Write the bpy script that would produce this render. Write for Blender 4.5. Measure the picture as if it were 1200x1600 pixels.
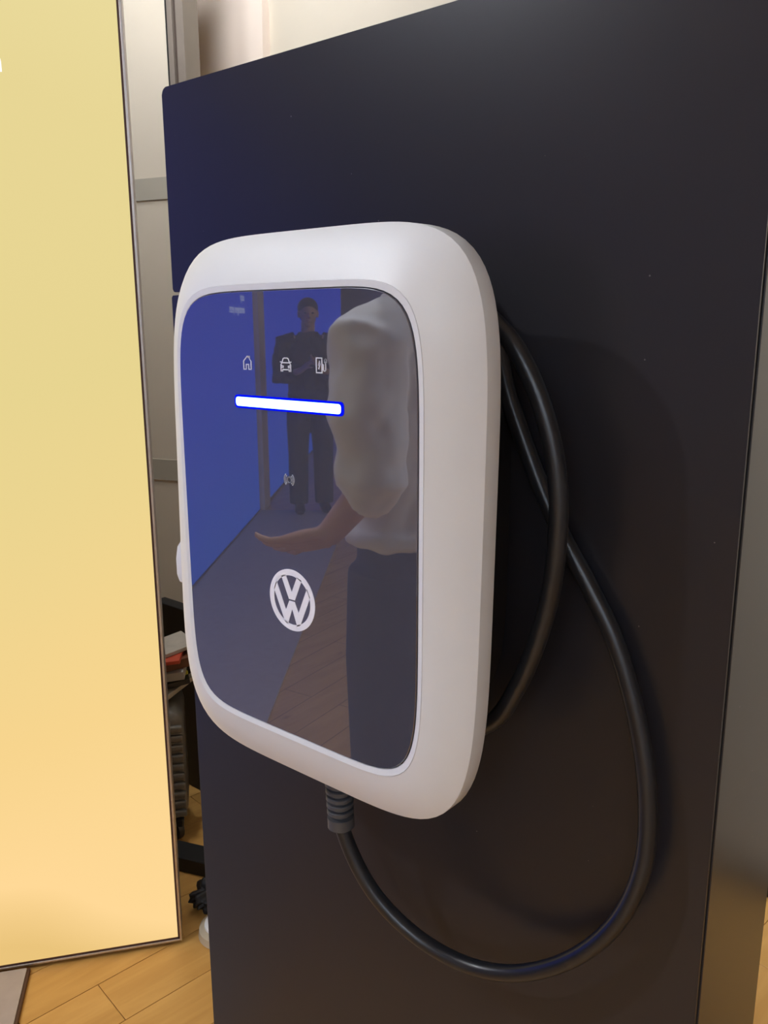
import bpy, bmesh, math, random
from mathutils import Vector, Matrix
random.seed(7)
for o in list(bpy.data.objects): bpy.data.objects.remove(o)
sc = bpy.context.scene
COL = sc.collection

# ------------------------------------------------------------------ camera
YAW, PITCH, ROLL, FPX = 0.69216, 0.21928, -0.00398, 1310.28
CAM_H = 1.34
fwd = Vector((-math.sin(YAW)*math.cos(PITCH), math.cos(YAW)*math.cos(PITCH), -math.sin(PITCH)))
rgt = fwd.cross(Vector((0, 0, 1))).normalized()
upv = rgt.cross(fwd)
r2 = math.cos(ROLL)*rgt + math.sin(ROLL)*upv
u2 = -math.sin(ROLL)*rgt + math.cos(ROLL)*upv
cam = bpy.data.cameras.new('camera'); camo = bpy.data.objects.new('camera', cam); COL.objects.link(camo)
M = Matrix((r2, u2, -fwd)).transposed().to_4x4(); M.translation = Vector((0, 0, CAM_H))
camo.matrix_world = M
cam.sensor_fit = 'VERTICAL'; cam.sensor_height = 32.0; cam.lens = 32.0*FPX/1600.0
cam.clip_start = 0.01
sc.camera = camo

# ------------------------------------------------------------------ world, exposure
w = bpy.data.worlds.new('world'); sc.world = w; w.use_nodes = True
w.node_tree.nodes['Background'].inputs[0].default_value = (1.0, 0.98, 0.96, 1)
w.node_tree.nodes['Background'].inputs[1].default_value = 0.12
sc.view_settings.view_transform = 'Standard'; sc.view_settings.look = 'None'
sc.view_settings.exposure = 0.12; sc.view_settings.gamma = 1.0
sc.view_settings.use_curve_mapping = False
KEY_POS = Vector((-1.62, -1.07, 2.73)); KEY_W = 55.0
PANEL_E = 11.8         # luminous ceiling panels added as fill
WASH_W = 30.0          # wall washer spots near the back wall

# ------------------------------------------------------------------ materials
def mat(name, col, rough=0.5, metal=0.0, ior=1.5, noise=0.0, nscale=8.0, bump=0.0, bscale=200.0, trans=0.0, coat=0.0, col2=None, sheen=0.0):
    m = bpy.data.materials.new(name); m.use_nodes = True
    nt = m.node_tree; b = nt.nodes['Principled BSDF']
    b.inputs['Roughness'].default_value = rough; b.inputs['Metallic'].default_value = metal
    b.inputs['IOR'].default_value = ior; b.inputs['Transmission Weight'].default_value = trans
    b.inputs['Coat Weight'].default_value = coat
    b.inputs['Sheen Weight'].default_value = sheen
    c = (*col, 1)
    tc = nt.nodes.new('ShaderNodeTexCoord')
    if noise > 0 or col2:
        n = nt.nodes.new('ShaderNodeTexNoise'); n.inputs['Scale'].default_value = nscale; n.inputs['Detail'].default_value = 5
        nt.links.new(tc.outputs['Object'], n.inputs['Vector'])
        r = nt.nodes.new('ShaderNodeValToRGB')
        c2 = (*col2, 1) if col2 else tuple(min(1, x*(1+noise)) for x in col)+(1,)
        c1 = c if col2 else tuple(x*(1-noise) for x in col)+(1,)
        r.color_ramp.elements[0].position = 0.3; r.color_ramp.elements[1].position = 0.7
        r.color_ramp.elements[0].color = c1; r.color_ramp.elements[1].color = c2
        nt.links.new(n.outputs['Fac'], r.inputs['Fac']); nt.links.new(r.outputs['Color'], b.inputs['Base Color'])
    else:
        b.inputs['Base Color'].default_value = c
    if bump > 0:
        n2 = nt.nodes.new('ShaderNodeTexNoise'); n2.inputs['Scale'].default_value = bscale
        nt.links.new(tc.outputs['Object'], n2.inputs['Vector'])
        bp = nt.nodes.new('ShaderNodeBump'); bp.inputs['Strength'].default_value = bump; bp.inputs['Distance'].default_value = 0.001
        nt.links.new(n2.outputs['Fac'], bp.inputs['Height']); nt.links.new(bp.outputs['Normal'], b.inputs['Normal'])
    return m
def emat(name, col, s):
    m = bpy.data.materials.new(name); m.use_nodes = True; nt = m.node_tree
    nt.nodes.clear(); o = nt.nodes.new('ShaderNodeOutputMaterial'); e = nt.nodes.new('ShaderNodeEmission')
    e.inputs[0].default_value = (*col, 1); e.inputs[1].default_value = s
    nt.links.new(e.outputs[0], o.inputs[0]); return m

MT = {}
MT['stand'] = mat('stand_satin_paint', (0.0190, 0.0180, 0.0220), 0.30, noise=0.12, nscale=3, bump=0.03, bscale=900)
def specks(m):
    nt = m.node_tree; b = nt.nodes['Principled BSDF']; src = b.inputs['Base Color'].links[0].from_socket
    tc = nt.nodes.new('ShaderNodeTexCoord'); v = nt.nodes.new('ShaderNodeTexVoronoi'); v.inputs['Scale'].default_value = 34
    nt.links.new(tc.outputs['Object'], v.inputs['Vector'])
    lt = nt.nodes.new('ShaderNodeMath'); lt.operation = 'LESS_THAN'; lt.inputs[1].default_value = 0.022
    nt.links.new(v.outputs['Distance'], lt.inputs[0])
    mx = nt.nodes.new('ShaderNodeMix'); mx.data_type = 'RGBA'; nt.links.new(lt.outputs[0], mx.inputs['Factor'])
    nt.links.new(src, mx.inputs['A']); mx.inputs['B'].default_value = (0.16, 0.15, 0.14, 1)
    nt.links.new(mx.outputs['Result'], b.inputs['Base Color'])
specks(MT['stand'])
MT['stand_gap'] = mat('stand_gap_black', (0.006, 0.005, 0.005), 0.6, noise=0.1)
MT['white'] = mat('white_plastic', (0.78, 0.775, 0.77), 0.38, noise=0.01, nscale=30, bump=0.03, bscale=1500)
MT['ring'] = mat('bezel_plastic', (0.80, 0.80, 0.81), 0.25, noise=0.01, nscale=30)
MT['glass'] = mat('display_glass', (0.083, 0.082, 0.112), 0.015, ior=3.1, noise=0.03, nscale=6)
MT['black'] = mat('black_plastic', (0.010, 0.009, 0.010), 0.5, noise=0.15, nscale=20, bump=0.1, bscale=800)
MT['cable'] = mat('cable_rubber', (0.016, 0.016, 0.018), 0.30, noise=0.15, nscale=40, bump=0.05, bscale=600)
MT['gland'] = mat('grey_rubber', (0.075, 0.075, 0.082), 0.45, noise=0.1, nscale=40)
MT['print'] = mat('printed_white', (0.95, 0.94, 1.0), 0.4, noise=0.01)
MT['smoke'] = mat('smoked_plastic', (0.10, 0.095, 0.09), 0.25, noise=0.1, nscale=20)
MT['alu'] = mat('aluminium', (0.62, 0.58, 0.56), 0.35, metal=1.0, noise=0.05, nscale=40)
MT['darktrim'] = mat('rubber_trim', (0.06, 0.022, 0.015), 0.5, noise=0.1)
MT['wall'] = mat('cream_paint', (0.54, 0.48, 0.385), 0.7, noise=0.02, nscale=5, bump=0.1)
MT['pink'] = mat('blush_panel_paint', (0.74, 0.63, 0.54), 0.6, noise=0.02, nscale=5)
MT['wallw'] = mat('white_paint', (0.76, 0.74, 0.70), 0.7, noise=0.02, nscale=4, bump=0.1)
MT['strip'] = mat('ivory_board', (0.68, 0.60, 0.48), 0.35, noise=0.02, nscale=4)
MT['band'] = mat('olive_grey_band', (0.46, 0.42, 0.34), 0.4, noise=0.03, nscale=10)
MT['post'] = mat('bronze_profile', (0.23, 0.19, 0.155), 0.4, noise=0.05, nscale=20)
MT['postd'] = mat('dark_bronze', (0.075, 0.052, 0.04), 0.45, noise=0.05)
MT['ceil'] = mat('ceiling_paint', (0.75, 0.72, 0.68), 0.8, noise=0.02)
MT['mat_grey'] = mat('grey_platform_laminate', (0.40, 0.34, 0.31), 0.55, noise=0.05, nscale=30, bump=0.1)
MT['kick'] = mat('black_board', (0.008, 0.007, 0.006), 0.6, noise=0.1)
MT['base'] = mat('black_baseboard', (0.012, 0.011, 0.010), 0.4, noise=0.1)
MT['case'] = mat('grey_shell', (0.145, 0.13, 0.105), 0.33, noise=0.12, nscale=25)
MT['cased'] = mat('dark_case_trim', (0.02, 0.018, 0.015), 0.5, noise=0.1)

def wood(name, c1, c2, planks=False):
    m = bpy.data.materials.new(name); m.use_nodes = True; nt = m.node_tree; b = nt.nodes['Principled BSDF']
    b.inputs['Roughness'].default_value = 0.34
    tc = nt.nodes.new('ShaderNodeTexCoord'); mp = nt.nodes.new('ShaderNodeMapping')
    mp.inputs['Rotation'].default_value = (0, 0, math.radians(7.3) if planks else 0)
    mp.inputs['Scale'].default_value = (14, 1.6, 14)
    oi = nt.nodes.new('ShaderNodeObjectInfo')
    add = nt.nodes.new('ShaderNodeVectorMath'); add.operation = 'ADD'
    mul = nt.nodes.new('ShaderNodeVectorMath'); mul.operation = 'SCALE'; mul.inputs['Scale'].default_value = 37.0
    cmb = nt.nodes.new('ShaderNodeCombineXYZ')
    for k in 'XYZ': nt.links.new(oi.outputs['Random'], cmb.inputs[k])
    nt.links.new(cmb.outputs[0], mul.inputs[0])
    nt.links.new(tc.outputs['Object'], mp.inputs['Vector']); nt.links.new(mp.outputs[0], add.inputs[0]); nt.links.new(mul.outputs[0], add.inputs[1])
    n = nt.nodes.new('ShaderNodeTexNoise'); n.inputs['Scale'].default_value = 2.2; n.inputs['Detail'].default_value = 8; n.inputs['Distortion'].default_value = 0.6
    nt.links.new(add.outputs[0], n.inputs['Vector'])
    r = nt.nodes.new('ShaderNodeValToRGB'); r.color_ramp.elements[0].position = 0.3; r.color_ramp.elements[1].position = 0.72
    r.color_ramp.elements[0].color = (*c1, 1); r.color_ramp.elements[1].color = (*c2, 1)
    nt.links.new(n.outputs['Fac'], r.inputs['Fac'])
    # sparse dark knots
    n3 = nt.nodes.new('ShaderNodeTexNoise'); n3.inputs['Scale'].default_value = 9.0; n3.inputs['Detail'].default_value = 2
    mp3 = nt.nodes.new('ShaderNodeMapping'); mp3.inputs['Scale'].default_value = (2.2, 1.0, 1.0)
    nt.links.new(tc.outputs['Object'], mp3.inputs['Vector']); nt.links.new(mp3.outputs[0], n3.inputs['Vector'])
    r3 = nt.nodes.new('ShaderNodeValToRGB'); r3.color_ramp.elements[0].position = 0.70; r3.color_ramp.elements[1].position = 0.80
    r3.color_ramp.elements[0].color = (0, 0, 0, 1); r3.color_ramp.elements[1].color = (0.55, 0.55, 0.55, 1)
    nt.links.new(n3.outputs['Fac'], r3.inputs['Fac'])
    mx = nt.nodes.new('ShaderNodeMix'); mx.data_type = 'RGBA'
    nt.links.new(r3.outputs['Color'], mx.inputs['Factor']); nt.links.new(r.outputs['Color'], mx.inputs['A'])
    mx.inputs['B'].default_value = (c1[0]*0.45, c1[1]*0.35, c1[2]*0.3, 1)
    out = mx.outputs['Result']
    if planks:
        bt = nt.nodes.new('ShaderNodeTexBrick'); bt.inputs['Scale'].default_value = 1.0
        bt.inputs['Brick Width'].default_value = 1.0; bt.inputs['Row Height'].default_value = 0.125; bt.inputs['Mortar Size'].default_value = 0.0012
        mp2 = nt.nodes.new('ShaderNodeMapping'); mp2.inputs['Rotation'].default_value = (0, 0, math.radians(7.3+90))
        nt.links.new(tc.outputs['Object'], mp2.inputs['Vector']); nt.links.new(mp2.outputs[0], bt.inputs['Vector'])
        m2 = nt.nodes.new('ShaderNodeMix'); m2.data_type = 'RGBA'
        nt.links.new(bt.outputs['Fac'], m2.inputs['Factor']); nt.links.new(out, m2.inputs['A'])
        m2.inputs['B'].default_value = (0.10, 0.045, 0.012, 1); out = m2.outputs['Result']
    nt.links.new(out, b.inputs['Base Color'])
    return m
MT['plank'] = wood('oak_plank', (0.53, 0.277, 0.070), (0.66, 0.372, 0.108))
MT['floor'] = wood('oak_floor', (0.53, 0.277, 0.070), (0.66, 0.372, 0.108), True)

# ------------------------------------------------------------------ mesh helpers
def link(name, bm, m, parent=None, smooth=None, origin=None):
    if origin is not None:
        bmesh.ops.translate(bm, verts=bm.verts, vec=-Vector(origin))
    me = bpy.data.meshes.new(name); bm.to_mesh(me); bm.free()
    if smooth is not None:
        for p in me.polygons: p.use_smooth = True
        if smooth < 180: me.set_sharp_from_angle(angle=math.radians(smooth))
    o = bpy.data.objects.new(name, me); COL.objects.link(o)
    if isinstance(m, (list, tuple)):
        for x in m: me.materials.append(x)
    else: me.materials.append(m)
    if origin is not None: o.location = origin
    if parent:
        o.parent = parent
        if origin is not None: o.location = Vector(origin)-parent.location
        else: o.location = -parent.location
        if parent.rotation_euler.z or (parent.parent is not None):
            pass
    return o
def tag(o, label, cat, group=None, kind=None):
    if label: o['label'] = label
    if cat: o['category'] = cat
    if group: o['group'] = group
    if kind: o['kind'] = kind
    return o
def empty(name, loc, label, cat, group=None):
    o = bpy.data.objects.new(name, None); COL.objects.link(o); o.location = loc; o.empty_display_size = 0.05
    return tag(o, label, cat, group)
def struct(o, label=None):
    o['kind'] = 'structure'
    if label: o['label'] = label
    return o
def box(bm, lo, hi, M=None, bev=0.0, seg=2):
    lo, hi = Vector(lo), Vector(hi)
    g = bmesh.ops.create_cube(bm, size=1.0)
    vs = g['verts']
    for v in vs: v.co = Vector((lo[i]+(v.co[i]+0.5)*(hi[i]-lo[i]) for i in range(3)))
    if bev > 0:
        es = list({e for v in vs for e in v.link_edges})
        r = bmesh.ops.bevel(bm, geom=es, offset=bev, segments=seg, profile=0.5, affect='EDGES')
        vs = list({v for f in r['faces'] for v in f.verts} | {v for v in vs if v.is_valid})
    if M is not None:
        bmesh.ops.transform(bm, matrix=M, verts=vs)
    return vs
def prism(bm, pts, y0, y1, bev=0.0):
    """polygon in XZ extruded along Y (y0 front .. y1 back)"""
    a = [bm.verts.new((x, y0, z)) for x, z in pts]; b = [bm.verts.new((x, y1, z)) for x, z in pts]
    n = len(pts)
    fs = [bm.faces.new(a), bm.faces.new(b[::-1])]
    for i in range(n): fs.append(bm.faces.new((a[i], b[i], b[(i+1) % n], a[(i+1) % n])))
    if bev:
        es = [e for e in fs[0].edges]
        bmesh.ops.bevel(bm, geom=es, offset=bev, segments=2, profile=0.5, affect='EDGES')
    bmesh.ops.recalc_face_normals(bm, faces=bm.faces)
def loft(bm, rings, cap0=False, cap1=False, closed=True):
    R = [[bm.verts.new(p) for p in r] for r in rings]
    n = len(R[0])
    for a, b in zip(R[:-1], R[1:]):
        for i in range(n if closed else n-1):
            j = (i+1) % n
            bm.faces.new((a[i], a[j], b[j], b[i]))
    if cap0: bm.faces.new(R[0][::-1])
    if cap1: bm.faces.new(R[-1])
    return R
def catmull(P, k=8):
    P = [Vector(p) for p in P]; out = []
    Q = [2*P[0]-P[1]]+P+[2*P[-1]-P[-2]]
    for i in range(1, len(Q)-2):
        p0, p1, p2, p3 = Q[i-1:i+3]
        for s in range(k):
            t = s/k
            out.append(0.5*((2*p1)+(p2-p0)*t+(2*p0-5*p1+4*p2-p3)*t*t+(3*p1-p0-3*p2+p3)*t**3))
    out.append(P[-1]); return out
def tube(bm, P, rad, n=16, caps=True):
    """P list of points, rad float or list of float or (rx, ry)"""
    P = [Vector(p) for p in P]; N = len(P)
    rs = rad if isinstance(rad, (list, tuple)) else [rad]*N
    prev = None; rings = []
    for i, p in enumerate(P):
        t = (P[min(i+1, N-1)]-P[max(i-1, 0)]).normalized()
        if prev is None:
            a = Vector((0, 0, 1)) if abs(t.z) < 0.9 else Vector((1, 0, 0))
            u = (a-t*a.dot(t)).normalized()
        else:
            u = (prev-t*prev.dot(t)).normalized()
        prev = u; v = t.cross(u); r = rs[i]
        rx, ry = r if isinstance(r, (list, tuple)) else (r, r)
        rings.append([p+u*math.cos(2*math.pi*k/n)*rx+v*math.sin(2*math.pi*k/n)*ry for k in range(n)])
    return loft(bm, rings, caps, caps)
def sell(a, b, n, N=176):
    D = 4000; pts = []
    for i in range(D):
        th = 2*math.pi*i/D; c, s = math.cos(th), math.sin(th)
        pts.append((a*math.copysign(abs(c)**(2/n), c), b*math.copysign(abs(s)**(2/n), s)))
    L = [0]
    for i in range(D):
        x0, y0 = pts[i]; x1, y1 = pts[(i+1) % D]; L.append(L[-1]+math.hypot(x1-x0, y1-y0))
    out = []; j = 0
    for k in range(N):
        t = L[-1]*k/N
        while L[j+1] < t: j += 1
        f = (t-L[j])/max(1e-12, L[j+1]-L[j]); x0, y0 = pts[j % D]; x1, y1 = pts[(j+1) % D]
        out.append((x0+(x1-x0)*f, y0+(y1-y0)*f))
    return out
def lathe(bm, prof, M=None, n=24):
    """prof list of (r, z) around Z"""
    rings = [[Vector((r*math.cos(2*math.pi*k/n), r*math.sin(2*math.pi*k/n), z)) for k in range(n)] for r, z in prof]
    if M is not None: rings = [[M @ p for p in r] for r in rings]
    loft(bm, rings, True, True); bmesh.ops.recalc_face_normals(bm, faces=bm.faces)

# ================================================================== SETTING
YB = 1.95                     # back wall plane
X0, X1, Y0 = -9.6, 3.2, -9.6
CEIL = 3.0
bm = bmesh.new(); box(bm, (X0, Y0, -0.10), (X1, YB+0.1, -0.004))
floor = struct(link('floor', bm, MT['floor']), 'light oak plank floor')
# floor planks in the part of the floor the camera sees
ang = math.radians(7.3); ux = Vector((math.cos(ang), -math.sin(ang), 0)); uy = Vector((math.sin(ang), math.cos(ang), 0))
PW = 0.125; c0 = -1.501; plank_me = {}
for k in range(-6, 15):
    cL = c0+k*PW
    a0 = 0.58-0.9-0.9 if k == 0 else -1.0+((k*0.377) % 0.9)
    joints = [a0+0.9*j for j in range(0, 5)]
    for s0, s1 in zip(joints[:-1], joints[1:]):
        mid = ux*(cL+PW/2)+uy*((s0+s1)/2)
        if mid.x < -2.3 or mid.x > 0.55 or mid.y > YB+0.3 or mid.y < -0.5: continue
        s1c = s1
        # keep planks in front of the wall
        tip = (ux*(cL+PW)+uy*s1)
        if max((ux*cL+uy*s1).y, tip.y) > YB-0.02: s1c = s1-(max((ux*cL+uy*s1).y, tip.y)-(YB-0.02))
        L = s1c-s0-0.0014
        if L < 0.08: continue
        key = round(L, 4)
        if key not in plank_me:
            b2 = bmesh.new(); box(b2, (-(PW-0.0014)/2, -L/2, -0.0035), ((PW-0.0014)/2, L/2, 0.0), bev=0.0005, seg=1)
            me = bpy.data.meshes.new('plank'); b2.to_mesh(me); b2.free(); me.materials.append(MT['plank']); plank_me[key] = me
        o = bpy.data.objects.new('plank', plank_me[key]); COL.objects.link(o); o.parent = floor
        o.location = ux*(cL+PW/2)+uy*((s0+s1c)/2); o.rotation_euler.z = -ang

bm = bmesh.new(); box(bm, (X0, YB, -0.004), (X1, YB+0.1, CEIL)); struct(link('wall_back', bm, MT['wall']), 'cream painted wall behind the dark stand')
bm = bmesh.new(); box(bm, (X1, Y0, -0.004), (X1+0.1, YB, CEIL)); struct(link('wall_right', bm, MT['wallw']))
bm = bmesh.new(); box(bm, (X0-0.1, Y0, -0.004), (X0, YB, CEIL)); struct(link('wall_left', bm, MT['wallw']))
bm = bmesh.new(); box(bm, (X0, Y0-0.1, -0.004), (X1, Y0, CEIL)); struct(link('wall_front', bm, MT['wallw']))
bm = bmesh.new(); box(bm, (X0, Y0, CEIL), (X1, YB+0.1, CEIL+0.1)); struct(link('ceiling', bm, MT['ceil']))
bm = bmesh.new(); box(bm, (-0.9, YB-0.014, -0.0005), (X1, YB, 0.055), bev=0.002); struct(link('baseboard_back', bm, MT['base']), 'black skirting board along the back wall')
# blush panel standing proud of the back wall
bm = bmesh.new(); box(bm, (-2.465, YB-0.03, 0.0), (-2.062, YB, CEIL)); struct(link('trim_1', bm, MT['pink']), 'blush painted wall panel left of the cream wall')
# ivory partition board seen through the gap, with two grey bands, black sheet standing in for the dark opening under it
SPt = Vector((-2.098, 1.50, 0)); tdir = Vector((0.96, 0.28, 0)).normalized(); ndir = Vector((0.28, -0.96, 0)).normalized()
def wallbox(name, m, s0, s1, z0, z1, d0, d1, parent=None, bev=0.0):
    bm = bmesh.new()
    Mx = Matrix((tdir, -ndir, Vector((0, 0, 1)))).transposed().to_4x4(); Mx.translation = SPt
    box(bm, (s0, d0, z0), (s1, d1, z1), Mx, bev)
    return link(name, bm, m, parent)
part = empty('partition_board', (SPt.x, SPt.y, 0), 'tall ivory partition board with two grey bands behind the light box edge', 'partition')
wallbox('board', MT['strip'], -0.75, 0.092, 0.49, 2.55, 0, 0.03, part, 0.001)
wallbox('grey_band', MT['band'], -0.75, 0.0925, 1.685, 1.743, -0.003, 0.0, part)
wallbox('grey_band', MT['band'], -0.75, 0.0925, 0.886, 0.949, -0.003, 0.0, part)
wallbox('dark_opening_sheet', MT['kick'], -0.75, 0.092, 0.0, 0.488, 0.03, 0.05, part)
wallbox('leg', MT['kick'], -0.70, -0.66, 0.0, 0.49, 0.005, 0.03, part)

# dark bronze metal post at the end of the partition
pst = empty('metal_post', SPt+tdir*0.12, 'dark bronze metal post between the partition board and the blush wall panel', 'post')
wallbox('seal', MT['kick'], 0.0925, 0.100, 0.0, 2.62, -0.004, 0.05, pst)
wallbox('profile', MT['post'], 0.100, 0.1165, 0.0, 2.62, -0.008, 0.06, pst, 0.001)
wallbox('groove', MT['postd'], 0.1165, 0.128, 0.0, 2.62, 0.0, 0.055, pst)
wallbox('profile', MT['post'], 0.128, 0.152, 0.0, 2.62, -0.008, 0.06, pst, 0.001)
# unseen ceiling panels added as fill light, and track spotlights
MT['lum'] = emat('fill_panel_light', (0.79, 0.935, 1.12), PANEL_E)
MT['lum_low'] = emat('fill_panel_light_dimmed', (0.90, 0.96, 1.04), PANEL_E*0.62)
PAN = [(-1.7, -0.35), (0.9, -3.2), (2.4, -3.2), (0.9, -5.2), (2.4, -5.2), (0.9, -7.4), (2.4, -7.4)]
PLACE = ['over the yellow light box', 'left of the front pair behind the camera', 'right of the front pair behind the camera', 'left of the middle pair behind the camera', 'right of the middle pair behind the camera', 'left of the farthest pair behind the camera', 'right of the farthest pair behind the camera']
for i, (x, y) in enumerate(PAN):
    e = empty('fill_panel', (x, y, CEIL), 'unseen square ceiling panel added as fill light '+PLACE[i], 'ceiling light', 'added fill light panels')
    bm = bmesh.new(); box(bm, (x-0.45, y-0.45, CEIL-0.012), (x+0.45, y+0.45, CEIL-0.002)); link('diffuser', bm, MT['lum'] if i else MT['lum_low'], e)
    bm = bmesh.new()
    for a, b in (((-0.48, -0.48), (0.48, -0.45)), ((-0.48, 0.45), (0.48, 0.48)), ((-0.48, -0.45), (-0.45, 0.45)), ((0.45, -0.45), (0.48, 0.45))):
        box(bm, (x+a[0], y+a[1], CEIL-0.02), (x+b[0], y+b[1], CEIL))
    link('frame', bm, MT['wallw'], e)

MT['lens'] = emat('spot_lens', (1.0, 0.93, 0.82), 12.0)
def spotlight(pos, target, watts, label, size, rad=0.03, col=(0.93, 0.97, 1.03), blend=0.4):
    pos = Vector(pos); d = (Vector(target)-pos).normalized()
    e = empty('spotlight', (pos.x, pos.y, CEIL), label, 'spotlight', 'ceiling spotlights')
    q = d.to_track_quat('-Z', 'Y').to_matrix().to_4x4(); q.translation = pos
    bm = bmesh.new(); lathe(bm, [(0.030, 0.17), (0.045, 0.165), (0.048, 0.02), (0.050, 0.004), (0.044, 0.004), (0.042, 0.03), (0.001, 0.03)], q); link('housing', bm, MT['black'], e, 40)
    bm = bmesh.new(); lathe(bm, [(0.001, 0.030), (0.041, 0.029), (0.041, 0.024), (0.001, 0.024)], q); link('lens', bm, MT['lens'], e, 40)
    bm = bmesh.new(); top = q @ Vector((0, 0, 0.10)); tube(bm, [top, (top.x, top.y, CEIL)], 0.009, 10); link('stem', bm, MT['black'], e, 40)
    bm = bmesh.new(); box(bm, (top.x-0.06, top.y-0.02, CEIL-0.03), (top.x+0.06, top.y+0.02, CEIL)); link('adapter', bm, MT['black'], e)
    l = bpy.data.lights.new('spot_beam', 'SPOT'); l.energy = watts; l.color = col; l.shadow_soft_size = rad
    l.spot_size = math.radians(size); l.spot_blend = blend
    lo = bpy.data.objects.new('spot_beam', l); COL.objects.link(lo); lo.parent = e
    lo.matrix_world = q @ Matrix.Translation((0, 0, -0.005))
    lo.matrix_parent_inverse = Matrix.Translation(-e.location)
spotlight(KEY_POS, (-0.42, 0.45, 1.15), KEY_W, 'black ceiling spotlight aimed at the wall charger', 75, 0.035)
spotlight((-0.15, -0.75, 2.88), (-0.15, -0.60, 0.0), 120.0, 'unseen black downlight added for floor bounce before the stand', 44, 0.06, blend=0.6)  # added downlight: floor bounce lifts the underside of the charger frame
spotlight((-1.57, 0.84, 2.85), (-2.05, 1.5, 1.75), WASH_W*1.1, 'black ceiling spotlight washing the wall above the light box', 104, 0.05, blend=1.0)
spotlight((-0.6, 1.25, 2.80), (-0.8, 1.95, 1.7), WASH_W*0.22, 'black ceiling spotlight washing the wall behind the stand', 120, 0.05)
spotlight((0.45, 0.95, 2.85), (0.25, 1.95, 1.25), WASH_W*6.5, 'unseen black spotlight added to brighten the wall right of the stand', 54, 0.05, blend=0.8)  # added spot: brightens the wall that the stand's side face mirrors
spotlight((-1.72, 1.32, 2.85), (-2.15, 1.95, 2.0), WASH_W*1.55, 'unseen black spotlight added to brighten the blush wall panel', 110, 0.05)  # added spot: lifts the blush panel, which the other washers leave dark

# ================================================================== LIGHT BOX WALL
P0 = Vector((-1.375, 0.951, 0)); LT = Vector((-0.602, -0.798, 0)).normalized(); LN = Vector((0.798, -0.602, 0)).normalized()
LM = Matrix((LT, -LN, Vector((0, 0, 1)))).transposed().to_4x4(); LM.translation = P0    # local: s along wall, +y into the wall, z up
def lbox(name, m, lo, hi, parent=None, bev=0.0):
    bm = bmesh.new(); box(bm, lo, hi, LM, bev); return link(name, bm, m, parent)
def grad_emit(name, stops, z0, z1, strength, tint=None):
    """printed backlit fabric: colour ramp over height with slow mottling"""
    m = bpy.data.materials.new(name); m.use_nodes = True; nt = m.node_tree; nt.nodes.clear()
    out = nt.nodes.new('ShaderNodeOutputMaterial'); e = nt.nodes.new('ShaderNodeEmission'); g = nt.nodes.new('ShaderNodeNewGeometry')
    sp = nt.nodes.new('ShaderNodeSeparateXYZ'); mr = nt.nodes.new('ShaderNodeMapRange'); rp = nt.nodes.new('ShaderNodeValToRGB')
    nz = nt.nodes.new('ShaderNodeTexNoise'); nz.inputs['Scale'].default_value = 1.7; nz.inputs['Detail'].default_value = 1.0
    nt.links.new(g.outputs['Position'], nz.inputs['Vector'])
    ad = nt.nodes.new('ShaderNodeMath'); ad.operation = 'MULTIPLY_ADD'; ad.inputs[1].default_value = 0.22; 
    nt.links.new(g.outputs['Position'], sp.inputs[0]); nt.links.new(sp.outputs['Z'], mr.inputs['Value'])
    mr.inputs['From Min'].default_value = z0; mr.inputs['From Max'].default_value = z1
    sub = nt.nodes.new('ShaderNodeMath'); sub.operation = 'SUBTRACT'; sub.inputs[1].default_value = 0.5
    nt.links.new(nz.outputs['Fac'], sub.inputs[0]); nt.links.new(sub.outputs[0], ad.inputs[0]); nt.links.new(mr.outputs[0], ad.inputs[2])
    nt.links.new(ad.outputs[0], rp.inputs['Fac'])
    el = rp.color_ramp.elements
    while len(el) > 1: el.remove(el[-1])
    el[0].position = stops[0][0]; el[0].color = (*stops[0][1], 1)
    for p, c in stops[1:]:
        x = el.new(p); x.color = (*c, 1)
    nt.links.new(rp.outputs['Color'], e.inputs[0]); e.inputs[1].default_value = strength
    nt.links.new(e.outputs[0], out.inputs[0]); return m
YEL = grad_emit('yellow_backlit_print', [(0.0, (0.82, 0.55, 0.20)), (0.08, (1.0, 0.69, 0.31)), (0.28, (0.93, 0.66, 0.27)), (0.60, (0.80, 0.66, 0.28)), (0.88, (0.80, 0.67, 0.30)), (1.0, (0.82, 0.70, 0.33))], 0.0, 2.0, 0.925)
BLU = grad_emit('blue_backlit_print', [(0.0, (0.02, 0.10, 0.62)), (0.4, (0.02, 0.07, 0.70)), (1.0, (0.015, 0.04, 0.62))], 0.0, 2.4, 1.0)
FW, FH, FD = 1.0, 2.45, 0.085
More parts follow.
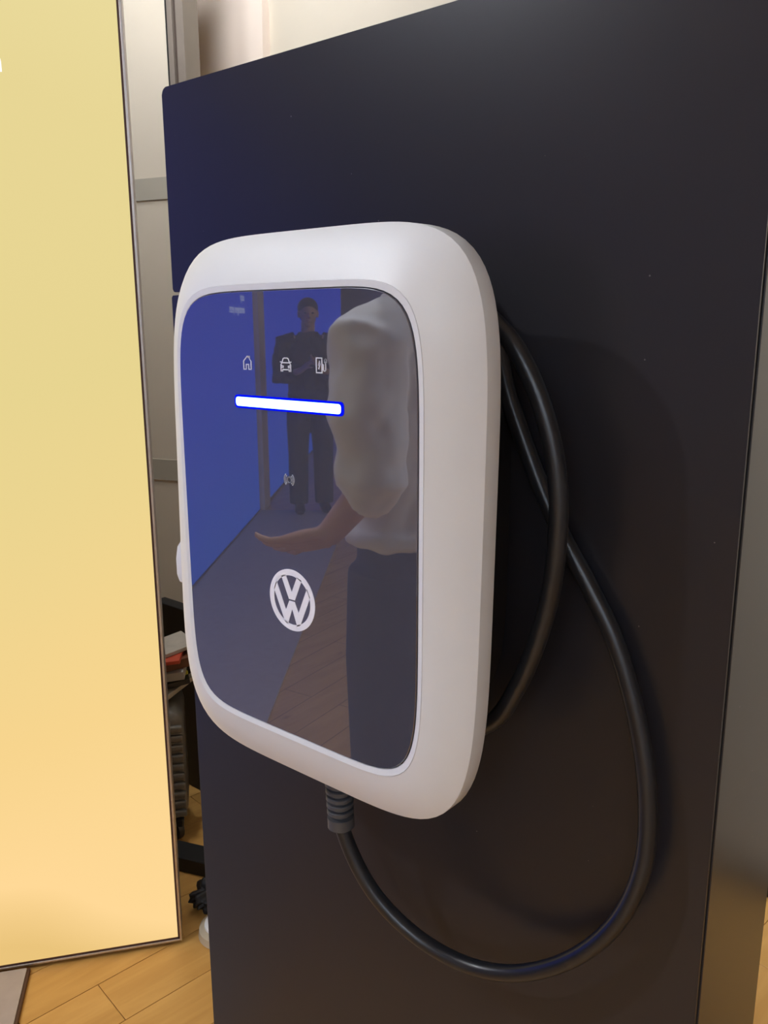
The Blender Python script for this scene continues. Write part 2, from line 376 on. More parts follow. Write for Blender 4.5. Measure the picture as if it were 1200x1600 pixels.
def lightbox(s0, s1, m, label):
    e = empty('light_box', P0+LT*((s0+s1)/2), label, 'light box', 'backlit wall boxes')
    lbox('fabric_print', m, (s0+0.006, 0.003, 0.018), (s1-0.006, 0.010, FH-0.008), e)
    lbox('frame_profile', MT['alu'], (s0, 0.0, 0.009), (s0+0.0045, FD, FH), e, 0.0006)
    lbox('frame_profile', MT['alu'], (s1-0.0045, 0.0, 0.009), (s1, FD, FH), e, 0.0006)
    lbox('frame_profile', MT['alu'], (s0+0.0045, 0.0, 0.009), (s1-0.0045, FD, 0.0135), e, 0.0006)
    lbox('frame_profile', MT['alu'], (s0+0.0045, 0.0, FH-0.0045), (s1-0.0045, FD, FH), e, 0.0006)
    # dark rubber keder joint between print and profile
    lbox('keder_strip', MT['darktrim'], (s0+0.0045, 0.002, 0.0135), (s0+0.0085, 0.02, FH-0.006), e)
    lbox('keder_strip', MT['darktrim'], (s0+0.0045, 0.002, 0.0135), (s1-0.0045, 0.02, 0.0175), e)
    lbox('back_panel', MT['wallw'], (s0+0.0045, FD-0.006, 0.0135), (s1-0.0045, FD, FH-0.0045), e)
    for a in (s0+0.12, s1-0.16): lbox('foot', MT['darktrim'], (a, 0.015, 0.0), (a+0.04, FD-0.01, 0.0095), e)
    return e
LB = lightbox(0.0, FW, YEL, 'tall backlit box with a glowing yellow print standing left of the charger')
LBL = lightbox(FW+0.02, 5.30, BLU, 'long backlit box with a blue print next to the yellow one')
LBL2 = lightbox(5.56, 11.8, BLU, 'far backlit box with a blue print beyond the beige pillar')
# pillar between the two blue boxes
bm = bmesh.new(); box(bm, (5.315, -0.03, 0.0), (5.545, 0.3, CEIL), LM); struct(link('trim_2', bm, MT['pink']), 'beige pillar between the two blue light boxes')
def text_mesh(name, s, size, m, parent, s_pos, z_pos, align='LEFT', ext=0.0008, off=0.0015):
    c = bpy.data.curves.new(name, 'FONT'); c.body = s; c.size = size; c.extrude = ext; c.align_x = align; c.resolution_u = 4
    t = bpy.data.objects.new(name, c); COL.objects.link(t)
    dg = bpy.context.evaluated_depsgraph_get(); me = bpy.data.meshes.new_from_object(t.evaluated_get(dg))
    COL.objects.unlink(t); bpy.data.objects.remove(t)
    # text x runs opposite to the wall's s axis as seen from the room
    X = -LT; Z = Vector((0, 0, 1)); Mt = Matrix((X, Z, LN)).transposed().to_4x4()
    Mt.translation = P0+LT*s_pos+LN*off+Z*z_pos
    me.transform(Mt); me.materials.clear(); me.materials.append(m)
    o = bpy.data.objects.new(name, me); COL.objects.link(o); o.parent = parent; o.location = -parent.location; return o
MT['ltr'] = emat('backlit_white_letter', (1.0, 0.97, 0.92), 1.15)
MT['ltr2'] = emat('backlit_pale_letter', (0.50, 0.58, 1.0), 0.9)
text_mesh('letter', 'n', 0.058, MT['ltr'], LB, 0.2005, 1.7655, 'RIGHT', off=-0.0015)
text_mesh('lettering', 'easy', 0.075, MT['ltr2'], LBL, 5.02, 1.50, 'LEFT', off=-0.0015)
text_mesh('lettering', 'umsteigen jetzt', 0.075, MT['ltr2'], LBL, 5.02, 1.42, 'LEFT', off=-0.0015)
text_mesh('lettering', 'so gut', 0.05, MT['ltr2'], LBL, 5.02, 1.60, 'LEFT', off=-0.0015)
# low grey platform in front of the light boxes
bm = bmesh.new(); box(bm, (0.321, -0.66, 0.0), (5.3, -0.006, 0.010), LM, 0.001); tag(link('platform', bm, MT['mat_grey'], origin=P0+LT*2.8+LN*0.3), 'flat grey platform board on the floor before the yellow light box', 'platform')
bm = bmesh.new(); box(bm, (0.3145, -0.66, 0.0), (0.3205, -0.006, 0.0085), LM, 0.001); tag(link('edge_strip', bm, MT['darktrim'], origin=P0+LT*0.317+LN*0.3), 'narrow brown edging strip between grey platform and oak planks', 'edging strip')

# ================================================================== DISPLAY STAND
YS, SXL, SXR, STOP, SDEP = 0.52, -0.6975, -0.1500, CAM_H+0.2156, 0.173
st = empty('display_stand', ((SXL+SXR)/2, YS+SDEP/2, 0), 'tall dark charcoal display stand carrying the white wall charger', 'display stand')
def arc(cx, cz, r, a0, a1, k=5): return [(cx+r*math.cos(math.radians(a0+(a1-a0)*i/k)), cz+r*math.sin(math.radians(a0+(a1-a0)*i/k))) for i in range(k+1)]
zn = CAM_H+0.0305
bm = bmesh.new()
pts = [(SXL, 0.0)]+arc(SXL-0.0022+0.002, zn-0.0015-0.002, 0.002, 180, 90)+[(SXL+0.028, zn-0.0015), (SXL+0.028, zn+0.0015)]+arc(SXL+0.003, zn+0.0015+0.003, 0.003, 270, 180) \
    + arc(SXL+0.006, STOP-0.006, 0.006, 180, 90)+arc(SXR-0.003, STOP-0.003, 0.003, 90, 0)+[(SXR, 0.0)]
pts[0] = (SXL-0.0005, 0.0)
prism(bm, pts, YS, YS+0.0016, 0.0006); link('front_panel', bm, MT['stand'], st)
bm = bmesh.new(); box(bm, (SXL+0.012, YS+0.0016, 0.0), (SXR-0.0012, YS+0.0085, STOP-0.003)); link('shadow_joint', bm, MT['stand_gap'], st)
bm = bmesh.new(); box(bm, (SXL+0.010, YS+0.0085, 0.0), (SXR, YS+SDEP, STOP-0.0005), bev=0.0006); link('cabinet_body', bm, MT['stand'], st)

# ================================================================== WALL CHARGER
CX, CZ, YG = -0.4192, CAM_H-0.1378, 0.40
GA, CA = (0.1142, 0.1608, 7.06), (0.1498, 0.2012, 5.34)
KT = 0.0258
ch = empty('wall_charger', (CX, YS, CZ), 'white wall charger with dark glass front and glowing blue bar on charcoal stand', 'wall charger')
def ring(t, y, scale=1.0, grow=0.0):
    a, b, n = [GA[i]+(CA[i]-GA[i])*t for i in range(3)]
    return [Vector((CX+x, y+KT*max(0.0, min(1.0, t))*z, CZ+z)) for x, z in sell(a*scale+grow, b*scale+grow, n)]
prof = [(0.118, 0.4040), (0.1265, 0.4008), (0.1275, 0.4004)]
for i in range(1, 13):
    u = i/12; prof.append((0.1275+0.8575*u, 0.4004+0.0180*(0.55*u+0.45*u*u)))
rings = [ring(t, y) for t, y in prof]
rings += [ring(1.0, 0.4189), ring(1.0, 0.4195, grow=0.0001), ring(1.0, 0.4250, grow=0.0002), ring(1.0, 0.4325, grow=0.0003), ring(1.0, 0.4337), ring(1.0, 0.4337, grow=-0.003), ring(1.0, 0.4300, grow=-0.0032), ring(1.0, 0.4300, grow=-0.03)]
bm = bmesh.new(); loft(bm, rings); bmesh.ops.recalc_face_normals(bm, faces=bm.faces)
fr = link('front_frame', bm, MT['white'], ch, 24); fr['label'] = 'white moulded plastic frame'
bm = bmesh.new(); loft(bm, [ring(t, y) for t, y in ((0.012, 0.4035), (0.015, 0.4009), (0.022, 0.4005), (0.108, 0.4000), (0.120, 0.4000), (0.1262, 0.4005), (0.1262, 0.4035))])
bmesh.ops.recalc_face_normals(bm, faces=bm.faces); link('bezel_ring', bm, MT['ring'], ch, 30)
# glass front
bm = bmesh.new()
def gring(g, y): return [Vector((CX+x, y, CZ+z)) for x, z in sell(GA[0]+g, GA[1]+g, GA[2])]
loft(bm, [gring(-0.0003, YG-0.0003), gring(0.0, YG+0.0002), gring(0.0, YG+0.001), gring(0.0, YG+0.004)], True, True)
bmesh.ops.recalc_face_normals(bm, faces=bm.faces)
gl = link('glass_panel', bm, MT['glass'], ch); gl['label'] = 'dark reflecting glass panel'
YP = YG-0.0003
# rear housing
bm = bmesh.new()
def hring(a, b, y, n=5): return [Vector((CX+x, y, CZ+z)) for x, z in sell(a, b, n)]
loft(bm, [hring(0.105, 0.152, 0.428), hring(0.108, 0.155, 0.470), hring(0.108, 0.155, 0.519)], True, True)
bmesh.ops.recalc_face_normals(bm, faces=bm.faces); link('rear_housing', bm, MT['black'], ch, 40)

# light bar
def stadium(hw, hh, r, k=6):
    p = []
    for cx, cz, a in ((hw-r, hh-r, 0), (-hw+r, hh-r, 90), (-hw+r, -hh+r, 180), (hw-r, -hh+r, 270)): p += arc(cx, cz, r, a, a+90, k)
    return p
MT['led'] = emat('led_core', (0.13, 0.22, 1.0), 10.0)
MT['ledrim'] = emat('led_halo_rim', (0.0, 0.004, 1.0), 1.0)  # blue halo of the bar in the glass, put into a glowing rim
bx, bz = CX+0.0019, CZ+0.0850
bm = bmesh.new(); prism(bm, [(bx+x, bz+z) for x, z in stadium(0.0528, 0.0047, 0.0030)], YP-0.0006, YP+0.0002); rim = link('light_bar', bm, MT['ledrim'], ch); rim['label'] = 'glowing blue light bar'
bm = bmesh.new(); prism(bm, [(bx+x, bz+z) for x, z in stadium(0.0508, 0.0032, 0.0022)], YP-0.0012, YP-0.0006); cr = link('light_core', bm, MT['led'], rim); cr.location = -rim.location-ch.location; cr['label'] = 'white hot centre of the light bar'

# printed icons: strokes as flat raised ribbons
def stroke(bm, pts, wd, y0, y1, closed=False):
    P = [Vector((p[0], p[1])) for p in pts]
    n = len(P); segs = [(P[i], P[(i+1) % n]) for i in range(n if closed else n-1)]
    for a, b in segs:
        d = (b-a)
        if d.length < 1e-7: continue
        d.normalize(); q = Vector((-d.y, d.x))*wd/2; a2 = a-d*wd*0.35; b2 = b+d*wd*0.35
        prism(bm, [(v.x, v.y) for v in (a2-q, b2-q, b2+q, a2+q)], y0, y1)
def icon(name, shapes, cx, cz, wd=0.00070, label=None):
    bm = bmesh.new()
    for pts, closed in shapes:
        stroke(bm, [(CX+cx+x*0.001, CZ+cz+z*0.001) for x, z in pts], wd, YP-0.00025, YP+0.0001, closed)
    o = link(name, bm, MT['print'], gl); o.location = -gl.location-ch.location
    if label: o['label'] = label
    return o
def circ(r, a0=0, a1=360, k=20, cx=0, cz=0, ex=1.0): return [(cx+r*ex*math.cos(math.radians(a0+(a1-a0)*i/k)), cz+r*math.sin(math.radians(a0+(a1-a0)*i/k))) for i in range(k+1)]
icon('house_icon', [([(-3.9, -4.5), (-3.9, 1.2), (0, 4.6), (1.2, 3.55), (1.2, 4.5), (2.5, 4.5), (2.5, 2.45), (3.9, 1.2), (3.9, -4.5), (1.3, -4.5), (1.3, -1.1), (-1.3, -1.1), (-1.3, -4.5)], True)], -0.0363, 0.1123, label='white house icon')
icon('car_icon', [([(-4.7, -4.2), (-4.7, 0.1), (-3.6, 1.4), (3.6, 1.4), (4.7, 0.1), (4.7, -4.2), (3.1, -4.2), (3.1, -3.2), (-3.1, -3.2), (-3.1, -4.2)], True),
    ([(-3.6, 1.4), (-2.5, 4.0), (-1.4, 4.5), (1.4, 4.5), (2.5, 4.0), (3.6, 1.4)], False), ([(-5.1, 1.9), (-4.0, 1.7)], False), ([(5.1, 1.9), (4.0, 1.7)], False),
    ([(-4.6, -0.4), (-2.4, -0.9), (-2.6, -1.9), (-4.5, -1.6)], False), ([(4.6, -0.4), (2.4, -0.9), (2.6, -1.9), (4.5, -1.6)], False)], 0.0024, 0.1119, label='white car icon')
st_ic = icon('station_icon', [([(-4.2, -4.9), (-4.2, 4.6), (0.9, 4.6), (0.9, -4.9)], True), ([(1.2, 0.6), (2.1, 0.3), (2.1, -3.0), (2.7, -3.7), (3.6, -3.7), (4.2, -3.0), (4.2, 1.0)], False),
    (circ(0.9, k=12, cx=4.1, cz=3.0, ex=1.0), False), ([(3.2, 2.0), (5.0, 2.0)], False), ([(4.1, 1.9), (4.1, 1.0)], False), ([(-1.2, 2.6), (-2.2, -0.1), (-1.1, 0.2), (-2.0, -2.4)], False), ([(-1.4, 2.4), (-0.9, 0.5), (-2.0, 0.2)], False)], 0.0352, 0.1125, label='white charging station icon')
icon('radio_icon', [(circ(1.9, k=22), False), (circ(3.45, -46, 46, 10), False), (circ(3.45, 134, 226, 10), False), (circ(4.85, -46, 46, 12), False), (circ(4.85, 134, 226, 12), False)], 0.0024, 0.0332, 0.00074, label='white contactless icon')
# round emblem
bm = bmesh.new(); LR = 0.0230; ex, ez = CX+0.0018, CZ-0.0548
N = 64
for i in range(N):
    a0, a1 = 2*math.pi*i/N, 2*math.pi*(i+1)/N
    prism(bm, [(ex+LR*r*math.cos(a), ez+LR*r*math.sin(a)) for r, a in ((0.80, a0), (1.0, a0), (1.0, a1), (0.80, a1))], YP-0.00025, YP+0.0001)
def emb(p): prism(bm, [(ex+LR*x, ez+LR*z) for x, z in p], YP-0.00025, YP+0.0001)
# V: two bars and base
emb([(-0.450, 0.72), (-0.130, 0.02), (0.0, 0.02), (0.0, 0.265), (-0.245, 0.787)][::1])
emb([(0.450, 0.72), (0.245, 0.787), (0.0, 0.265), (0.0, 0.02), (0.130, 0.02)])
# W
for sx in (-1, 1):
    emb([(sx*x, z) for x, z in ((0.672, 0.512), (0.80, 0.243), (0.340, -0.763), (0.28, -0.365))])
    emb([(sx*x, z) for x, z in ((0.28, -0.365), (0.340, -0.763), (0.205, -0.82), (0.0, -0.28), (0.0, -0.035), (0.12, -0.035))])
em = link('round_emblem', bm, MT['print'], gl); em.location = -gl.location-ch.location; em['label'] = 'round white emblem with V above W'
# holder clip and smoked plug cap on the left flank
bm = bmesh.new()
prism(bm, [(-0.560, 1.163), (-0.584, 1.163), (-0.5935, 1.152), (-0.5965, 1.140), (-0.5965, 1.126), (-0.593, 1.119), (-0.582, 1.117), (-0.560, 1.117)], 0.4300, 0.4640, 0.004)
cl = link('holder_clip', bm, MT['white'], ch, 40); cl['label'] = 'white cable holder clip'
bm = bmesh.new()
prism(bm, [(-0.560, 1.116), (-0.590, 1.116), (-0.592, 1.112), (-0.5925, 1.098), (-0.590, 1.085), (-0.585, 1.075), (-0.578, 1.070), (-0.560, 1.070)], 0.4330, 0.4600, 0.003)
cp = link('plug_cap', bm, MT['smoke'], ch, 40); cp['label'] = 'smoked grey plug cap'
# cable gland under the housing
bm = bmesh.new()
gp = []
for i in range(17):
    z = 1.050-i*0.0063; r = 0.0138-0.00016*i
    gp += [(r-0.0008, z), (r, z-0.0006), (r, z-0.0032), (r-0.0008, z-0.0038), (r-0.0034, z-0.0040), (r-0.0034, z-0.0061)]
gp += [(0.0112, 0.9420), (0.0112, 0.9330), (0.0090, 0.9315)]
Mg = Matrix.Translation((-0.4315, 0.458, 0.0)) @ Matrix.Translation((0, 0, 1.05)) @ Matrix.Rotation(math.radians(-2.0), 4, 'Y') @ Matrix.Translation((0, 0, -1.05))
lathe(bm, gp, Mg, 28); link('cable_gland', bm, MT['gland'], ch, 30)

# charging cable: hangs from the gland, loops back up and winds round the housing
C1 = [(-0.4312,0.4590,0.9700),(-0.4293,0.4600,0.9342),(-0.4132,0.4630,0.8974),(-0.3897,0.4680,0.8692),(-0.3541,0.4740,0.8502),(-0.3142,0.4800,0.8451),(-0.2766,0.4850,0.8550),(-0.2421,0.4900,0.8780),(-0.2151,0.4940,0.9078),(-0.1972,0.4980,0.9404),(-0.1878,0.5010,0.9759),(-0.1872,0.5040,1.0088),(-0.1925,0.5060,1.0489),(-0.2041,0.5080,1.0911),(-0.2211,0.5100,1.1319),(-0.2422,0.5110,1.1658),(-0.2630,0.5110,1.1963),(-0.2818,0.5110,1.2300),(-0.2984,0.5110,1.2645),(-0.3107,0.5100,1.2951)]
C1 += [(-0.322, 0.509, 1.335), (-0.347, 0.508, 1.366), (-0.40, 0.506, 1.378), (-0.47, 0.505, 1.376), (-0.515, 0.503, 1.358), (-0.537, 0.498, 1.31), (-0.540, 0.495, 1.22), (-0.538, 0.49, 1.13), (-0.522, 0.484, 1.06), (-0.48, 0.480, 1.032), (-0.42, 0.486, 1.026), (-0.35, 0.481, 1.033)]
C2 = [(-0.2931,0.4760,1.3349),(-0.2797,0.4760,1.3189),(-0.2663,0.4760,1.2951),(-0.2559,0.4760,1.2673),(-0.2501,0.4760,1.2390),(-0.2488,0.4760,1.2098),(-0.2517,0.4760,1.1704),(-0.2606,0.4760,1.1325),(-0.2742,0.4760,1.0962),(-0.2967,0.4760,1.0601)]
C2 = C2[::-1]+[(-0.312, 0.474, 1.350), (-0.350, 0.474, 1.370), (-0.42, 0.474, 1.380), (-0.49, 0.474, 1.372), (-0.532, 0.470, 1.335), (-0.548, 0.462, 1.27), (-0.556, 0.452, 1.20), (-0.562, 0.447, 1.15)]
bm = bmesh.new(); path = catmull(C1+C2, 8); tube(bm, path, 0.0064, 16); bmesh.ops.recalc_face_normals(bm, faces=bm.faces)
cab = link('charging_cable', bm, MT['cable'], ch, 60); cab['label'] = 'black charging cable hanging in a loop'

# ================================================================== CLUTTER IN THE GAP
# ribbed case
def rotbox(bm, c, half, rz, bev=0.0, seg=3, rx=0.0, ry=0.0):
    Mx = Matrix.Translation(c) @ Matrix.Rotation(rz, 4, 'Z') @ Matrix.Rotation(ry, 4, 'Y') @ Matrix.Rotation(rx, 4, 'X')
    box(bm, tuple(-h for h in half), half, Mx, bev, seg); return Mx
rzc = math.radians(52); cc = Vector((-1.826, 1.134, 0.0))
cs = empty('ribbed_case', cc, 'grey ribbed hard shell case standing on the floor behind the light box', 'case')
bm = bmesh.new(); rotbox(bm, cc+Vector((0, 0, 0.225)), (0.150, 0.095, 0.160), rzc, 0.035, 4); link('shell', bm, MT['case'], cs, 40)
rme = None
for i in range(10):
    z = 0.095+i*0.0265
    if rme is None:
        b2 = bmesh.new(); box(b2, (-0.146, -0.1025, -0.0095), (0.146, -0.088, 0.0095), None, 0.005, 2)
        rme = bpy.data.meshes.new('rib'); b2.to_mesh(rme); b2.free(); rme.materials.append(MT['case'])
        for p in rme.polygons: p.use_smooth = True
    o = bpy.data.objects.new('rib', rme); COL.objects.link(o); o.parent = cs; o.location = (0, 0, z); o.rotation_euler.z = rzc
for sx in (-0.11, 0.11):
    for sy in (-0.06, 0.06):
        p = cc+Matrix.Rotation(rzc, 3, 'Z') @ Vector((sx, sy, 0)); b2 = bmesh.new()
        Mx = Matrix.Translation(p+Vector((0, 0, 0.032))) @ Matrix.Rotation(math.radians(90), 4, 'X')
        lathe(b2, [(0.026, -0.012), (0.032, -0.008), (0.032, 0.008), (0.026, 0.012)], Mx, 18); link('wheel', b2, MT['cased'], cs, 40)
bm = bmesh.new(); rotbox(bm, cc+Vector((0, 0, 0.056)), (0.135, 0.085, 0.012), rzc, 0.004, 1); link('base_tray', bm, MT['cased'], cs)
R_ = math.radians
# everything in the pile rests in one tilted stack: h is the height along the stack's own axis
Q = Matrix.Translation((-1.775, 1.165, 0.386)) @ Matrix.Rotation(R_(52), 4, 'Z') @ Matrix.Rotation(R_(-7), 4, 'Y') @ Matrix.Rotation(R_(5), 4, 'X')
def leaf(name, col, x, y, h, half, spin, label, cat, bev=0.0008, rough=0.5):
    m = mat(name+'_paper', col, rough, noise=0.1, nscale=30)
    bm = bmesh.new(); Mx = Q @ Matrix.Translation((x, y, h)) @ Matrix.Rotation(R_(spin), 4, 'Z')
    box(bm, tuple(-k for k in half), half, Mx, bev, 1); o = link(name, bm, m, origin=Mx.translation)
    return tag(o, label, cat, 'printed matter piled on the case')
BT = ['leftmost thin beige batten lying on the ribbed case', 'second beige batten from the left on the ribbed case', 'middle beige batten of five on the ribbed case', 'fourth beige batten from the left on the ribbed case', 'rightmost beige batten lying on the ribbed case']
for i in range(5):
    leaf('batten', (0.40, 0.34, 0.25), -0.035+i*0.029, -0.012, 0.022+0.0012*(i % 2), (0.085, 0.0095, 0.006), 50, BT[i], 'batten')
leaf('booklet', (0.035, 0.032, 0.028), 0.02, 0.030, 0.0380, (0.095, 0.055, 0.007), 6, 'dark booklet lying over the beige battens', 'booklet')
leaf('booklet', (0.50, 0.44, 0.03), 0.03, 0.000, 0.0515, (0.085, 0.024, 0.005), 22, 'yellow green booklet poking out of the pile', 'booklet')
leaf('booklet', (0.40, 0.36, 0.30), 0.02, 0.025, 0.0690, (0.095, 0.055, 0.011), -5, 'pale grey booklet in the middle of the pile', 'booklet')
leaf('carton', (0.14, 0.05, 0.02), 0.04, 0.03, 0.0950, (0.085, 0.06, 0.013), 8, 'flat brown carton below the red folder', 'carton')
leaf('folder', (0.50, 0.07, 0.03), 0.02, 0.015, 0.1140, (0.095, 0.05, 0.005), -8, 'red folder near the top of the pile', 'folder')
leaf('folder', (0.42, 0.37, 0.30), 0.07, 0.03, 0.1250, (0.07, 0.05, 0.005), 24, 'pale cardboard folder topping the pile', 'folder')
bm = bmesh.new(); box(bm, (-2.02, 1.375, 0.0), (-1.62, 1.415, 0.555), bev=0.003); tag(link('black_board', bm, MT['kick'], origin=(-1.82, 1.395, 0)), 'added black board standing in for the dark gap behind the ribbed case', 'board')  # added sheet: its black colour gives the darkness behind the case
# things on the floor in the gap
bm = bmesh.new(); rotbox(bm, Vector((-1.555, 1.150, 0.020)), (0.26, 0.032, 0.020), R_(20), 0.002, 1)
tag(link('floor_beam', bm, MT['kick'], origin=(-1.555, 1.150, 0)), 'dark flat beam lying on the floor in the gap', 'beam')
# crumpled black bag
bm = bmesh.new(); bmesh.ops.create_icosphere(bm, subdivisions=4, radius=1.0)
for v in bm.verts:
    d = v.co.normalized(); k = 1+0.16*math.sin(7*d.x+3*d.z)+0.13*math.sin(9*d.y+5*d.x)+0.10*math.sin(13*d.z+4*d.y)
    v.co = Vector((d.x*0.050*k, d.y*0.034*k, max(-0.033, d.z*0.034*k)))
bmesh.ops.rotate(bm, verts=bm.verts, cent=(0, 0, 0), matrix=Matrix.Rotation(R_(100), 3, 'Z'))
bmesh.ops.translate(bm, verts=bm.verts, vec=(-1.425, 1.075, 0.0335))
tag(link('cloth_bag', bm, mat('black_nylon', (0.012, 0.011, 0.012), 0.5, noise=0.2, nscale=30), smooth=180, origin=(-1.425, 1.075, 0)), 'crumpled black cloth bag on the floor beside the stand', 'bag')
# white round cover with a beige rim
rc = empty('round_cover', (-1.328, 1.035, 0), 'round white cover with beige rim on the floor behind the stand edge', 'cover')
bm = bmesh.new(); lathe(bm, [(0.055, 0.0), (0.060, 0.003), (0.058, 0.020), (0.050, 0.026), (0.044, 0.026)], Matrix.Translation((-1.328, 1.035, 0)), 40); link('rim', bm, mat('beige_plastic', (0.50, 0.42, 0.30), 0.5, noise=0.05), rc, 40)
bm = bmesh.new(); lathe(bm, [(0.046, 0.0262), (0.045, 0.031), (0.032, 0.035), (0.004, 0.037)], Matrix.Translation((-1.328, 1.035, 0)), 40); link('disc', bm, MT['white'], rc, 40)

# ================================================================== PEOPLE (seen mirrored in the glass)
def ell(bm, c, r, M=None, sub=3):
    g = bmesh.ops.create_icosphere(bm, subdivisions=sub, radius=1.0)
    for v in g['verts']:
        v.co = Vector((c[0]+v.co.x*r[0], c[1]+v.co.y*r[1], c[2]+v.co.z*r[2]))
def torso(bm, rows, n=24):
    rings = []
    for z, rx, ry, oy in rows:
        rings.append([Vector((rx*math.cos(2*math.pi*k/n), oy+ry*math.sin(2*math.pi*k/n), z)) for k in range(n)])
    loft(bm, rings, True, True)
def fuse(name, bm, voxel, m, parent, smooth_it=6, fold=0.0):
    bmesh.ops.recalc_face_normals(bm, faces=bm.faces)
    o = link(name, bm, m)
    rm = o.modifiers.new('fuse', 'REMESH'); rm.mode = 'VOXEL'; rm.voxel_size = voxel
    sm = o.modifiers.new('soften', 'SMOOTH'); sm.iterations = smooth_it; sm.factor = 0.5
    if fold:
        tx = bpy.data.textures.new('cloth_folds', 'CLOUDS'); tx.noise_scale = 0.075; tx.noise_depth = 1
        dm = o.modifiers.new('folds', 'DISPLACE'); dm.texture = tx; dm.strength = fold; dm.mid_level = 0.45; dm.texture_coords = 'LOCAL'
    dg = bpy.context.evaluated_depsgraph_get(); me = bpy.data.meshes.new_from_object(o.evaluated_get(dg))
    o.modifiers.clear(); o.data = me
    me.materials.clear(); me.materials.append(m)
    for p in me.polygons: p.use_smooth = True
    o.parent = parent; return o
def hand(bm, w, d, side, spread):
    """palm and five fingers from wrist w along unit d"""
    w, d = Vector(w), Vector(d).normalized()
    side = Vector(side).normalized(); nrm = d.cross(side).normalized()
    tube(bm, [w-d*0.02, w+d*0.02, w+d*0.06, w+d*0.090], [(0.026, 0.021), (0.034, 0.017), (0.040, 0.015), (0.037, 0.012)], 12) if False else None
    for k in range(4):
        off = (k-1.5)*0.0195
        tube(bm, [w-d*0.01+side*off*0.5, w+d*0.045+side*off*0.9, w+d*0.092+side*off], [0.015, 0.0145, 0.011], 10)
    L = [0.078, 0.092, 0.099, 0.088]
    for k in range(4):
        off = (k-1.5)*0.0195; b = w+d*0.088+side*off
        f1 = (d+side*(k-1.5)*spread).normalized(); f2 = (f1+nrm*0.35).normalized(); f3 = (f1+nrm*0.8).normalized()
        p1 = b+f1*L[k]*0.45; p2 = p1+f2*L[k]*0.32; p3 = p2+f3*L[k]*0.25
        tube(bm, [b-f1*0.01, b, p1, p2, p3], [0.0098, 0.0095, 0.0088, 0.0080, 0.0062], 10)
    b = w+d*0.028-side*(-0.030); t1 = (d*0.6+side*0.8+nrm*0.2).normalized(); t2 = (d+side*0.3+nrm*0.3).normalized()
    tube(bm, [w+d*0.01+side*0.015, b, b+t1*0.030, b+t1*0.030+t2*0.032], [0.013, 0.0125, 0.0105, 0.0075], 10)
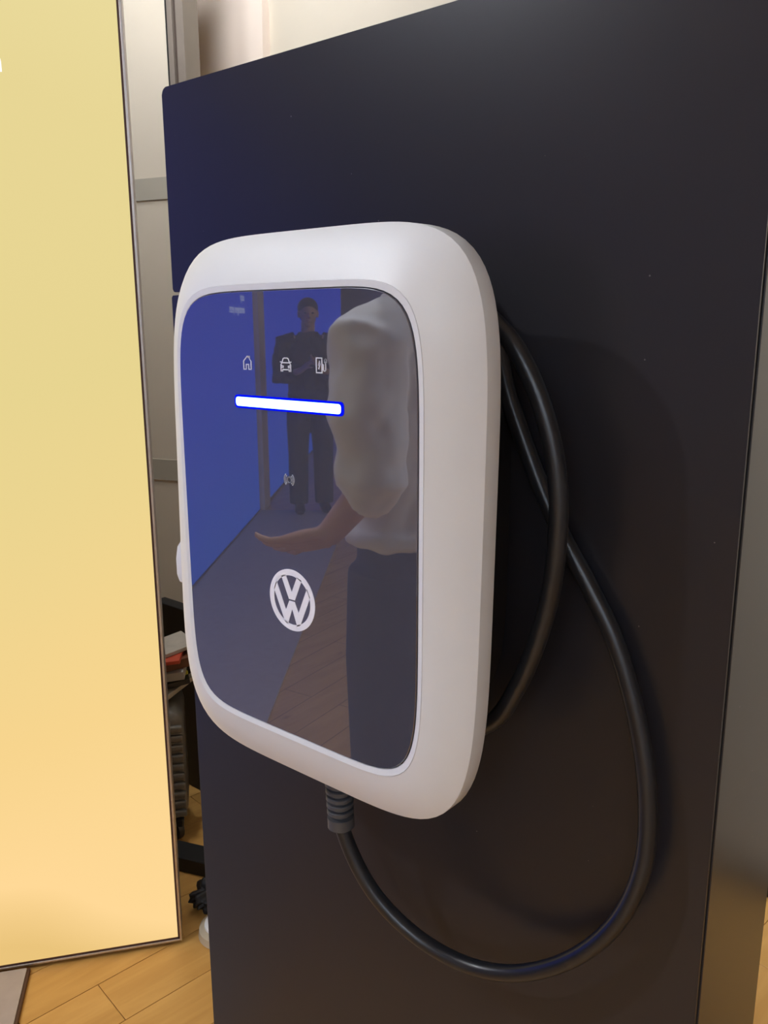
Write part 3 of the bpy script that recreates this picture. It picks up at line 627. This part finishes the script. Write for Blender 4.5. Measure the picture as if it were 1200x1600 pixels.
def person(loc, rotz, H, label, arms, shirt_m, trouser_m, skin_m, hair_m, sleeve=1.0, head_tilt=0.0, hem=0.86):
    k = H/1.75
    e = empty('person', loc, label, 'person'); e.rotation_euler.z = rotz; e.scale = (k, k, k)
    # skin body (one continuous surface)
    bm = bmesh.new()
    torso(bm, [(0.86, 0.120, 0.088, 0.01), (0.95, 0.132, 0.094, 0.01), (1.06, 0.120, 0.088, 0.0), (1.20, 0.145, 0.105, 0.0), (1.34, 0.160, 0.108, 0.0), (1.42, 0.150, 0.085, 0.005), (1.47, 0.075, 0.060, 0.01)])
    tube(bm, [(0, 0.012, 1.42), (0, 0.006, 1.50), (0, -0.004-head_tilt*0.3, 1.58)], [0.066, 0.056, 0.056], 16)
    hy = -0.012-head_tilt
    ell(bm, (0, hy+0.012, 1.665), (0.076, 0.094, 0.092)); ell(bm, (0, hy-0.020, 1.610), (0.060, 0.068, 0.072))
    ell(bm, (0, hy-0.086, 1.625), (0.013, 0.020, 0.022), sub=2); ell(bm, (0, hy-0.080, 1.585), (0.024, 0.014, 0.010), sub=2)
    for s in (-1, 1):
        ell(bm, (s*0.078, hy+0.010, 1.640), (0.010, 0.019, 0.032), sub=2)
        tube(bm, [(s*0.085, 0.01, 0.93), (s*0.095, 0.0, 0.72), (s*0.098, -0.005, 0.50), (s*0.100, 0.015, 0.32), (s*0.102, 0.022, 0.08)], [0.082, 0.076, 0.056, 0.054, 0.038], 16)
        tube(bm, [(s*0.104, 0.05, 0.035), (s*0.108, -0.05, 0.045), (s*0.112, -0.15, 0.025)], [0.034, 0.036, 0.026], 12)
        sh, el, wr, hd, sd = arms[s]
        tube(bm, [(s*0.10, 0.005, 1.425), sh, el, wr], [0.060, 0.056, 0.042, 0.027], 14)
        hand(bm, wr, hd, sd, 0.20)
    b = fuse('body', bm, 0.0050, skin_m, e, 2)
    # eyes
    for s in (-1, 1):
        b2 = bmesh.new(); ell(b2, (s*0.030, hy-0.073, 1.648), (0.011, 0.008, 0.008), sub=2); o = link('eye', b2, MT['cased']); o.parent = e
    # hair
    bm = bmesh.new(); ell(bm, (0, hy+0.022, 1.690), (0.085, 0.098, 0.085)); ell(bm, (0, hy+0.062, 1.640), (0.072, 0.052, 0.070))
    fuse('hair', bm, 0.009, hair_m, e, 3)
    # trousers
    bm = bmesh.new()
    torso(bm, [(0.80, 0.150, 0.108, 0.012), (0.90, 0.170, 0.124, 0.014), (0.98, 0.163, 0.118, 0.010), (1.05, 0.150, 0.110, 0.004)])
    for s in (-1, 1):
        tube(bm, [(s*0.085, 0.01, 0.92), (s*0.100, 0.0, 0.72), (s*0.104, -0.004, 0.50), (s*0.106, 0.012, 0.30), (s*0.108, 0.018, 0.07)], [0.108, 0.098, 0.085, 0.084, 0.080], 18)
    fuse('trousers', bm, 0.009, trouser_m, e, 4)
    # shirt with sleeves and folds at the elbow
    bm = bmesh.new()
    torso(bm, [(hem, 0.192, 0.146, 0.01), (hem+0.03, 0.188, 0.142, 0.008), (1.02, 0.172, 0.128, 0.002), (1.12, 0.168, 0.124, 0.0), (1.24, 0.178, 0.130, 0.0), (1.36, 0.186, 0.126, 0.004), (1.43, 0.160, 0.098, 0.008), (1.475, 0.088, 0.074, 0.012), (1.50, 0.076, 0.068, 0.010)])
    for s in (-1, 1):
        sh, el, wr, hd, sd = [Vector(v) for v in arms[s]]
        q = [Vector((s*0.11, 0.005, 1.425)), sh, sh.lerp(el, 0.35), sh.lerp(el, 0.55), sh.lerp(el, 0.75), el, el.lerp(wr, 0.14*sleeve), el.lerp(wr, 0.28*sleeve), el.lerp(wr, 0.40*sleeve), el.lerp(wr, 0.55*sleeve)]
        tube(bm, q, [0.075, 0.080, 0.072, 0.077, 0.069, 0.070, 0.060, 0.066, 0.057, 0.060], 18)
    fuse('shirt', bm, 0.008, shirt_m, e, 4, 0.027)
    for s in (-1, 1):
        b2 = bmesh.new(); tube(b2, [(s*0.104, 0.085, 0.030), (s*0.105, 0.05, 0.046), (s*0.108, -0.04, 0.050), (s*0.112, -0.12, 0.036), (s*0.114, -0.185, 0.022)], [(0.026, 0.034), (0.044, 0.040), (0.046, 0.044), (0.034, 0.046), (0.014, 0.030)], 16)
        for v in b2.verts: v.co.z = max(0.0, v.co.z)
        fuse('shoe', b2, 0.008, MT['black'], e, 3)
    return e
SKIN = mat('skin', (0.50, 0.29, 0.20), 0.5, noise=0.06, nscale=20)
HAIRD = mat('dark_hair', (0.03, 0.022, 0.016), 0.5, noise=0.2, nscale=60)
SHIRT = mat('white_shirt_cotton', (0.84, 0.84, 0.87), 0.8, noise=0.03, nscale=14, bump=0.5, bscale=18)
TROUS = mat('navy_trousers', (0.022, 0.024, 0.036), 0.8, noise=0.1, nscale=20)
DARKT = mat('dark_jacket_cloth', (0.03, 0.028, 0.03), 0.8, noise=0.1, nscale=20)
armsA = {-1: ((-0.200, 0.01, 1.395), (-0.235, 0.045, 1.135), (-0.238, -0.060, 1.020), (-0.02, -0.92, -0.30), (0.85, 0.12, -0.45)),
          1: ((0.200, 0.01, 1.395), (0.250, 0.045, 1.130), (0.255, -0.03, 0.890), (0.0, -0.15, -1.0), (0.0, -1.0, 0.15))}
armsB = {-1: ((-0.205, 0.01, 1.405), (-0.240, -0.020, 1.130), (-0.090, -0.230, 1.200), (0.55, -0.6, 0.45), (0.5, 0.2, 0.8)),
          1: ((0.205, 0.01, 1.405), (0.240, -0.020, 1.130), (0.090, -0.230, 1.200), (-0.55, -0.6, 0.45), (-0.5, 0.2, 0.8))}
person((-1.04, -0.55, 0.0), R_(-97), 1.63, 'person in a white shirt and dark trousers, mirrored in the charger glass', armsA, SHIRT, TROUS, SKIN, HAIRD, 0.45, 0.0, 0.985)
person((-4.25, -3.50, 0.0102), R_(130), 1.50, 'person in dark clothes as a small silhouette before the blue light box, mirrored in glass', armsB, DARKT, DARKT, SKIN, HAIRD, 1.4, 0.03)
